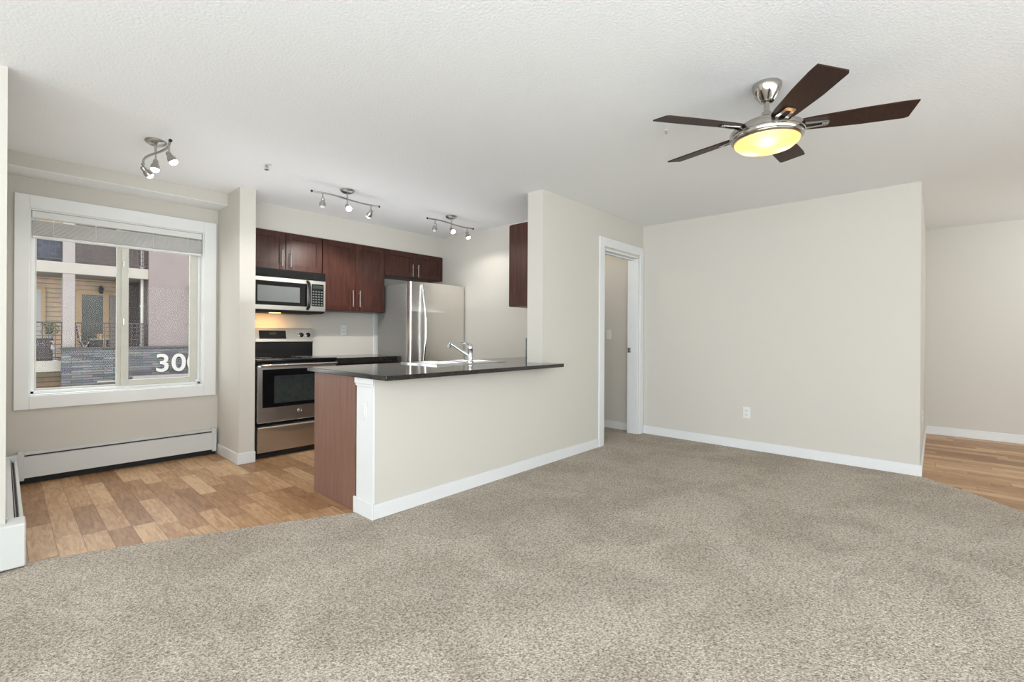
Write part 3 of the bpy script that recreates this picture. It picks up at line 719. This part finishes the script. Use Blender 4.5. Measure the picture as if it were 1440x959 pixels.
# ------------------------------------------------------------------ ceiling fan
FX, FY_ = 2.630, .646
t = thing('ceiling_fan', 'five-blade dark wood ceiling fan with brushed nickel motor and lit bowl', 'ceiling fan', (FX, FY_, H))
def z_(z): return z - H
b = bmesh.new(); lathe(b, [(0, z_(2.439)), (.066, z_(2.439)), (.070, z_(2.432)), (.068, z_(2.415)), (.056, z_(2.385)), (.040, z_(2.362)), (.034, z_(2.352)), (0, z_(2.352))], 40); obj('canopy', b, M['fanmetal'], t, local=True)
b = bmesh.new(); lathe(b, [(0, z_(2.352)), (.024, z_(2.352)), (.026, z_(2.346)), (.0135, z_(2.343)), (.0135, z_(2.30)), (.022, z_(2.296)), (.026, z_(2.285)), (.026, z_(2.270)), (0, z_(2.27))], 24); obj('downrod', b, M['fanmetal'], t, local=True)
b = bmesh.new(); lathe(b, [(0, z_(2.272)), (.028, z_(2.272)), (.050, z_(2.262)), (.080, z_(2.252)), (.112, z_(2.240)), (.128, z_(2.230)), (.130, z_(2.216)), (.134, z_(2.212)), (.160, z_(2.209)), (.168, z_(2.204)), (.171, z_(2.198)), (.171, z_(2.180)), (.168, z_(2.176)), (.168, z_(2.166)), (.164, z_(2.158)), (.156, z_(2.155)), (0, z_(2.155))], 56); obj('motor_housing', b, M['fanmetal'], t, local=True)
b = bmesh.new(); lathe(b, [(.150, z_(2.158)), (.152, z_(2.150)), (.146, z_(2.136)), (.128, z_(2.120)), (.095, z_(2.108)), (.05, z_(2.102)), (0, z_(2.100))], 56)
obj('glass_bowl', b, M['bowl'], t, local=True)
for a in (75, 195, 315):
    light('fan_bulb', 'POINT', (.085 * math.cos(math.radians(a)), .085 * math.sin(math.radians(a)), z_(2.143)), .32, (1, .80, .56), parent=t, shadow_soft_size=.02)
b = bmesh.new(); lathe(b, [(.145, z_(2.154)), (.154, z_(2.156)), (.156, z_(2.150)), (.150, z_(2.146)), (.145, z_(2.15))], 56); obj('bowl_rim', b, M['fanmetal'], t, local=True)
PITCH = math.radians(-12)
TILT = Matrix.Rotation(math.radians(2.6), 4, Vector((.674, -.739, 0)))   # the rotor hangs slightly out of level
for k in range(5):
    ph = math.radians(72 * k + .5)
    mk = Matrix.Translation((0, 0, z_(2.212))) @ TILT @ Matrix.Rotation(ph, 4, 'Z') @ Matrix.Rotation(PITCH, 4, 'X')
    out = [(.150, -.044), (.20, -.052), (.40, -.066), (.54, -.070), (.600, -.067), (.593, .054), (.578, .063), (.40, .064), (.20, .052), (.150, .044)]
    b2 = bmesh.new(); prism(b2, out, 'z', -.003, .003)
    bm_ = bmesh.new(); merge(bm_, b2, mk); bd = obj('blade', bm_, M['bladewood'], t, local=True)
    b2 = bmesh.new()   # bracket: two arms and an end plate below the blade, open in the middle
    prism(b2, [(.135, -.034), (.205, -.026), (.262, -.022), (.262, -.008), (.205, -.012), (.135, -.016)], 'z', -.011, -.004)
    prism(b2, [(.135, .034), (.205, .026), (.262, .022), (.262, .008), (.205, .012), (.135, .016)], 'z', -.011, -.004)
    prism(b2, [(.240, -.022), (.268, -.016), (.268, .016), (.240, .022)], 'z', -.011, -.004)
    bx(b2, .12, .16, -.03, .03, -.013, -.003, .002)
    bm_ = bmesh.new(); merge(bm_, b2, mk); obj('blade_bracket', bm_, M['fanmetal'], bd, local=True)

# ------------------------------------------------------------------ track lights
def track_light(label, loc, ang, stems, length=.63, amp=.022, power=5.5):
    """local x runs along the bar; stems: (x, aim vector, lit)."""
    t = thing('track_light', label, 'ceiling light', loc, 'three-head ceiling spotlights')
    t.rotation_euler = (0, 0, ang)
    b = bmesh.new(); lathe(b, [(0, -.001), (.058, -.001), (.062, -.006), (.058, -.016), (.040, -.028), (.018, -.034), (0, -.034)], 32); obj('canopy', b, M['nickel'], t, local=True)
    b = bmesh.new(); tube(b, [(0, 0, -.03), (0, 0, -.082)], .007, 10); obj('stem', b, M['nickel'], t, local=True)
    f = lambda x: amp * math.sin(2 * PI * x / length)
    b = bmesh.new(); tube(b, [(-length / 2 + length * i / 24, f(-length / 2 + length * i / 24), -.082) for i in range(25)], .0075, 10); br = obj('bar', b, M['nickel'], t, local=True)
    for sx in (-1, 1):
        b = bmesh.new(); tube(b, [(sx * length / 2, f(sx * length / 2), -.082), (sx * (length / 2 + .012), f(sx * length / 2), -.082)], .010, 10); obj('end_cap', b, M['black'], br, local=True)
    for x, aim, lit, *beam in stems:
        p = Vector((x, f(x), -.082)); b = bmesh.new(); tube(b, [p, p + Vector((0, 0, -.045))], .005, 8)
        a = Vector(aim).normalized(); q = p + Vector((0, 0, -.060)); rot = a.to_track_quat('Z', 'Y').to_matrix().to_4x4()
        mk = Matrix.Translation(q) @ rot
        hd = bmesh.new(); lathe(hd, [(0, -.018), (.010, -.017), (.0155, -.010), (.0165, .012), (.024, .022), (.028, .05), (.0265, .052), (.0225, .026), (0, .024)], 22, mk)
        tube(b, [p + Vector((0, 0, -.04)), mk @ Vector((0, 0, -.012))], .005, 8)
        h = obj('spot_head', hd, M['nickel'], t, local=True)
        obj('head_stem', b, M['nickel'], h, local=True)
        b = bmesh.new(); lathe(b, [(0, .070), (.012, .068), (.021, .060), (.0235, .050), (.018, .030), (0, .028)], 22, mk)
        obj('bulb', b, M['bulb_on'] if lit else M['bulb_off'], h, local=True)
        if lit:
            e = mk @ Vector((0, 0, .085))
            if beam: light('spot_bulb', 'SPOT', e, beam[0], (1, .95, .88), target=e + a, parent=t, spot_size=math.radians(beam[1]), spot_blend=.6, shadow_soft_size=.012)
            else: light('spot_bulb', 'SPOT', e, power, (1, .96, .90), target=e + Vector((0, 0, -1)), parent=t, spot_size=math.radians(168), spot_blend=.35, shadow_soft_size=.025)
    return t
track_light('ceiling spotlight over the window nook floor, all three bulbs lit', (.690, 3.872, H), PI / 2 + .05,
            [(-.23, (-.25, -.35, -.8), True), (0, (-.1, .1, -1), True), (.22, (.1, -.6, -.6), True)], power=5)
track_light('ceiling spotlight in front of the wall cabinets, end bulb turned to the backsplash', (2.075, 3.895, H), 0,
            [(-.232, (.05, .25, -1), False), (0, (-.1, -.9, -.75), True), (.245, (-.05, .80, -.80), True, 60, 80)], power=14)
track_light('ceiling spotlight nearest the refrigerator, two of three bulbs lit', (3.285, 3.900, H), 0,
            [(-.232, (.05, .25, -1), False), (0, (-.1, -.9, -.75), True), (.245, (.1, -.25, -1), True)])

def sprinkler(label, x, y, s=1):
    t = thing('fire_sprinkler', label, 'sprinkler', (x, y, H), 'ceiling sprinklers')
    t.scale = (s, s, s)
    b = bmesh.new(); lathe(b, [(0, -.0005), (.030, -.0005), (.032, -.004), (.020, -.009), (.012, -.010), (0, -.010)], 24); obj('escutcheon', b, M['plate'], t, local=True)
    b = bmesh.new(); lathe(b, [(0, -.009), (.009, -.009), (.009, -.024), (.005, -.026), (.004, -.040), (0, -.040)], 14)
    for s in (-1, 1): tube(b, [(s * .009, 0, -.022), (s * .013, 0, -.034), (s * .004, 0, -.046)], .0022, 6)
    fr = obj('frame', b, M['nickel'], t, local=True)
    b = bmesh.new(); lathe(b, [(0, -.044), (.014, -.044), (.016, -.047), (0, -.047)], 16); obj('deflector', b, M['nickel'], fr, local=True)
sprinkler('small sprinkler head on the ceiling over the kitchen entrance', 1.345, 3.752)
sprinkler('small sprinkler head on the ceiling behind the fan blades', 2.798, 1.255, .45)

# ------------------------------------------------------------------ outdoors: the building across the way
struct('ground', B(-12, 22, 6.5, 34, -3.6, -3.4), M['tile'])
YE, YR = 18.0, 19.6
ap = thing('apartment_building', 'tan and mauve apartment building with balconies seen through the window', 'building', (3, YE, -3.4))
obj('siding_wall', B(-6, 3.05, YR, YR + .2, -3.4, 6.2), M['siding'], ap)
obj('stucco_wall', B(3.05, 9, YE - .02, YR + .2, -3.4, 6.2), M['stucco'], ap)
for z0, z1, x0, x1 in ((2.81, 3.12, -6, 3.05), (.07, .37, -6, 3.05), (5.6, 5.9, -6, 3.05)):
    obj('balcony_slab', B(x0, x1, YE, YR, z0, z1, .01), M['slabext'], ap)
for z0, z1 in ((.37, 2.81), (3.12, 5.6)):
    obj('column', B(1.133, 1.388, YE + .01, YE + .27, z0, z1, .005), M['colext'], ap)
obj('column', B(-2.2, -1.94, YE + .01, YE + .27, .37, 2.81, .005), M['colext'], ap)
for x0, x1, z0 in ((-1.9, 1.133, .37), (1.388, 3.05, .37), (-1.9, 1.133, 3.12), (1.388, 3.05, 3.12)):
    b = bmesh.new(); h = 1.08; y = YE + .08
    bx(b, x0, x1, y - .02, y + .02, z0 + h - .035, z0 + h); bx(b, x0, x1, y - .012, y + .012, z0 + .08, z0 + .11)
    x = x0 + .02
    while x < x1: bx(b, x - .008, x + .008, y - .008, y + .008, z0 + .1, z0 + h - .02); x += .125
    z = z0 + .2
    while z < z0 + h - .06: bx(b, x0, x1, y - .006, y + .006, z - .007, z + .007); z += .125
    obj('railing', b, M['railext'], ap)
for x0, x1 in ((-1.2, 1.12),):
    obj('privacy_screen', B(x0, x1, YE + .13, YE + .15, 3.14, 3.95), M['screen'], ap)
obj('stucco_back_wall', B(1.3, 3.05, YR - .04, YR, 3.12, 5.6), M['stucco'], ap)
def ext_window(x0, x1, z0, z1, mat, frame='tanext', f=.09):
    b = bmesh.new(); bx(b, x0 - f, x0, YR - .06, YR, z0, z1 + f); bx(b, x1, x1 + f, YR - .06, YR, z0, z1 + f); bx(b, x0, x1, YR - .06, YR, z1, z1 + f)
    o = obj('window', b, M[frame], ap); obj('pane', B(x0, x1, YR - .045, YR - .02, z0, z1), M[mat], o)
ext_window(1.66, 2.16, .40, 2.34, 'extglass', f=.14)
ext_window(.28, .775, .40, 2.42, 'whiteext')
ext_window(-1.2, -.2, .40, 2.42, 'extglass')
obj('door_panel', B(2.31, 2.75, YR - .05, YR - .005, .40, 2.36), M['colext'], ap)
obj('trim_board', B(2.76, 3.05, YR - .03, YR - .002, .40, 2.8), M['wicker'], ap)
def pipe(x, z0, z1, y, r, wide=False):
    b = bmesh.new()
    tube(b, [(x, y, z0), (x, y, z1)], r, 12)
    z = z0 + .4
    while z < z1: bx(b, x - r - .012, x + r + .012, y - r * .4, y + r + .02, z, z + .04); z += 1.2
    obj('downpipe', b, M['whiteext'], ap)
pipe(2.925, .37, 5.6, YE + .22, .042)
pipe(4.19, .70, 2.60, YE - .09, .062)
obj('pipe_head', B(4.10, 4.28, YE - .17, YE - .021, 2.52, 2.70, .01), M['whiteext'], ap)

sw = thing('stone_wall', 'grey stacked stone wall with white street number outside the window', 'wall', (4, YE - .1, -3.4))
obj('stone_face', B(1.105, 9, YE - .22, YE - .022, -3.4, .690), M['ledger'], sw)
obj('coping', B(1.09, 9, YE - .25, YE - .022, .690, .745, .01), M['railext'], sw)
vb = obj('vent_recess', B(1.84, 2.36, YE - .26, YE - .22, -.275, -.235), M['slabext'], sw)
obj('vent_screen', B(1.88, 2.34, YE - .240, YE - .222, -.56, -.276), M['wicker'], vb)
obj('ledge', B(2.62, 9, YE - .42, YE - .22, -.30, -.14, .01), M['colext'], sw)
obj('ledge_base', B(2.56, 9, YE - .34, YE - .22, -.52, -.30), M['screen'], sw)
for ch, x in (('3', 3.185), ('0', 3.60), ('0', 4.01)):
    cu = bpy.data.curves.new('digit', 'FONT'); cu.body = ch; cu.size = .78; cu.extrude = .02; cu.offset = .012
    o = bpy.data.objects.new('digit', cu); C.objects.link(o); o.parent = sw
    o.location = Vector((x - .02, YE - .245, -.03)) - Vector(sw.location); o.rotation_euler = (PI / 2, 0, 0); o.scale = (1.02, .98, 1)
    cu.materials.append(M['whiteext']); o['label'] = 'white raised numeral ' + ch

# things on the lower balcony
t = thing('planter_box', 'brown wicker planter box on the balcony across the way', 'planter', (.77, 18.5, .37))
b = bmesh.new(); bx(b, .585, .955, 18.30, 18.68, .372, .96, .01); obj('body', b, M['wicker'], t)
b = bmesh.new(); bx(b, .57, .97, 18.285, 18.695, .94, .985, .008); obj('rim', b, M['dark'], t)
b = bmesh.new()
for x in (.66, .74, .82, .90): bx(b, x - .006, x + .006, 18.294, 18.302, .39, .94)
obj('slats', b, M['railext'], t)
t = thing('potted_plant', 'bushy green plant in a white pot on the wicker planter', 'plant', (.90, 18.47, .985))
b = bmesh.new(); lathe(b, [(0, 0), (.065, 0), (.088, .105), (.095, .115), (.08, .115), (.07, .10), (0, .10)], 20); obj('pot', b, M['whiteext'], t, local=True)
b = bmesh.new()
for i in range(240):
    a = rnd.uniform(0, 2 * PI); h = rnd.uniform(.12, .44); r_ = rnd.uniform(.02, .20) * (1.1 - abs(h - .27) * 1.6)
    p = Vector((r_ * math.cos(a), r_ * math.sin(a), h)); q = Vector((rnd.uniform(-1, 1), rnd.uniform(-1, 1), rnd.uniform(-.3, 1))).normalized() * .05
    s = q.cross(Vector((rnd.uniform(-1, 1), rnd.uniform(-1, 1), .3))).normalized() * .014
    v = [b.verts.new(p), b.verts.new(p + q * .5 + s), b.verts.new(p + q), b.verts.new(p + q * .5 - s)]; b.faces.new(v)
for i in range(10):
    a = i * .63; tube(b, [(0, 0, .10), (.07 * math.cos(a), .07 * math.sin(a), .26), (.11 * math.cos(a), .11 * math.sin(a), .38)], .004, 5)
obj('leaves', b, M['foliage'], t, local=True)
t = thing('heron_statue', 'white heron garden statue standing on the balcony slab', 'statue', (1.0, 18.16, .37))
b = bmesh.new(); lathe(b, [(0, 0), (.07, 0), (.06, .02), (.02, .03), (0, .03)], 16)
tube(b, [(-.02, 0, .03), (-.02, 0, .26)], .010, 8); tube(b, [(.03, 0, .03), (.02, 0, .26)], .010, 8); obj('legs', b, M['whiteext'], t, local=True)
b = bmesh.new(); tube(b, [(.12, 0, .25), (.07, 0, .28), (0, 0, .31), (-.05, 0, .335), (-.075, 0, .37), (-.06, 0, .43), (-.035, 0, .47), (-.04, 0, .515), (-.07, 0, .53), (-.10, 0, .525)], [.008, .035, .055, .045, .028, .020, .018, .020, .022, .010], 12); bo = obj('body', b, M['whiteext'], t, local=True)
b = bmesh.new(); tube(b, [(-.09, 0, .527), (-.17, 0, .515)], [.009, .002], 8); obj('beak', b, M['tanext'], bo, local=True)
t = thing('folding_chair', 'brown folding chair behind the railing above the stone wall', 'chair', (1.56, 18.42, .395))
t.scale = (1.15, 1.15, 1.15)
b = bmesh.new()
for y in (-.2, .2): tube(b, [(-.09, y, .82), (-.02, y, .42), (.16, y, 0)], .014, 8); tube(b, [(.12, y, .42), (-.10, y, 0)], .014, 8)
obj('frame', b, M['whiteext'], t, local=True)
b = bmesh.new()
for k in range(5): bx(b, -.05 + k * .04, -.018 + k * .04, -.21, .21, .425, .438, .002)
obj('seat', b, M['chairfab'], t, local=True)
b = bmesh.new()
for k in range(4):
    z = .52 + k * .085; x = -.035 - (z - .42) * .17; bx(b, x - .012, x + .006, -.21, .21, z, z + .06, .002)
obj('backrest', b, M['chairfab'], t, local=True)
t = thing('patio_table', 'low pale patio table beside the folding chair across the way', 'table', (1.95, 18.45, .37))
b = bmesh.new(); bx(b, -.24, .24, -.2, .2, .575, .61, .008); obj('tabletop', b, M['slabext'], t, local=True)
for x in (-.2, .2):
    for y in (-.16, .16): obj('leg', B(x - .018, x + .018, y - .018, y + .018, 0, .575), M['wicker'], t, local=True)
t = thing('plant_pot', 'small terracotta pot standing on the low patio table', 'pot', (1.95, 18.38, .98))
b = bmesh.new(); lathe(b, [(0, 0), (.06, 0), (.085, .12), (.09, .14), (.08, .14), (.07, .11), (0, .11)], 16); obj('body', b, M['tanext'], t, local=True)
t = thing('wall_lantern', 'dark wall lantern beside the balcony door across the way', 'lantern', (2.10, YR - .16, 2.50))
b = bmesh.new(); bx(b, -.03, .03, .14, .158, -.03, .14, .004); tube(b, [(0, .14, .09), (0, .06, .13), (0, 0, .11)], .01, 8); obj('bracket', b, M['dark'], t, local=True)
b = bmesh.new(); lathe(b, [(0, .10), (.02, .095), (.075, .05), (.06, .045), (.045, -.10), (.02, -.12), (0, -.12)], 8); obj('lamp_housing', b, M['dark'], t, local=True)
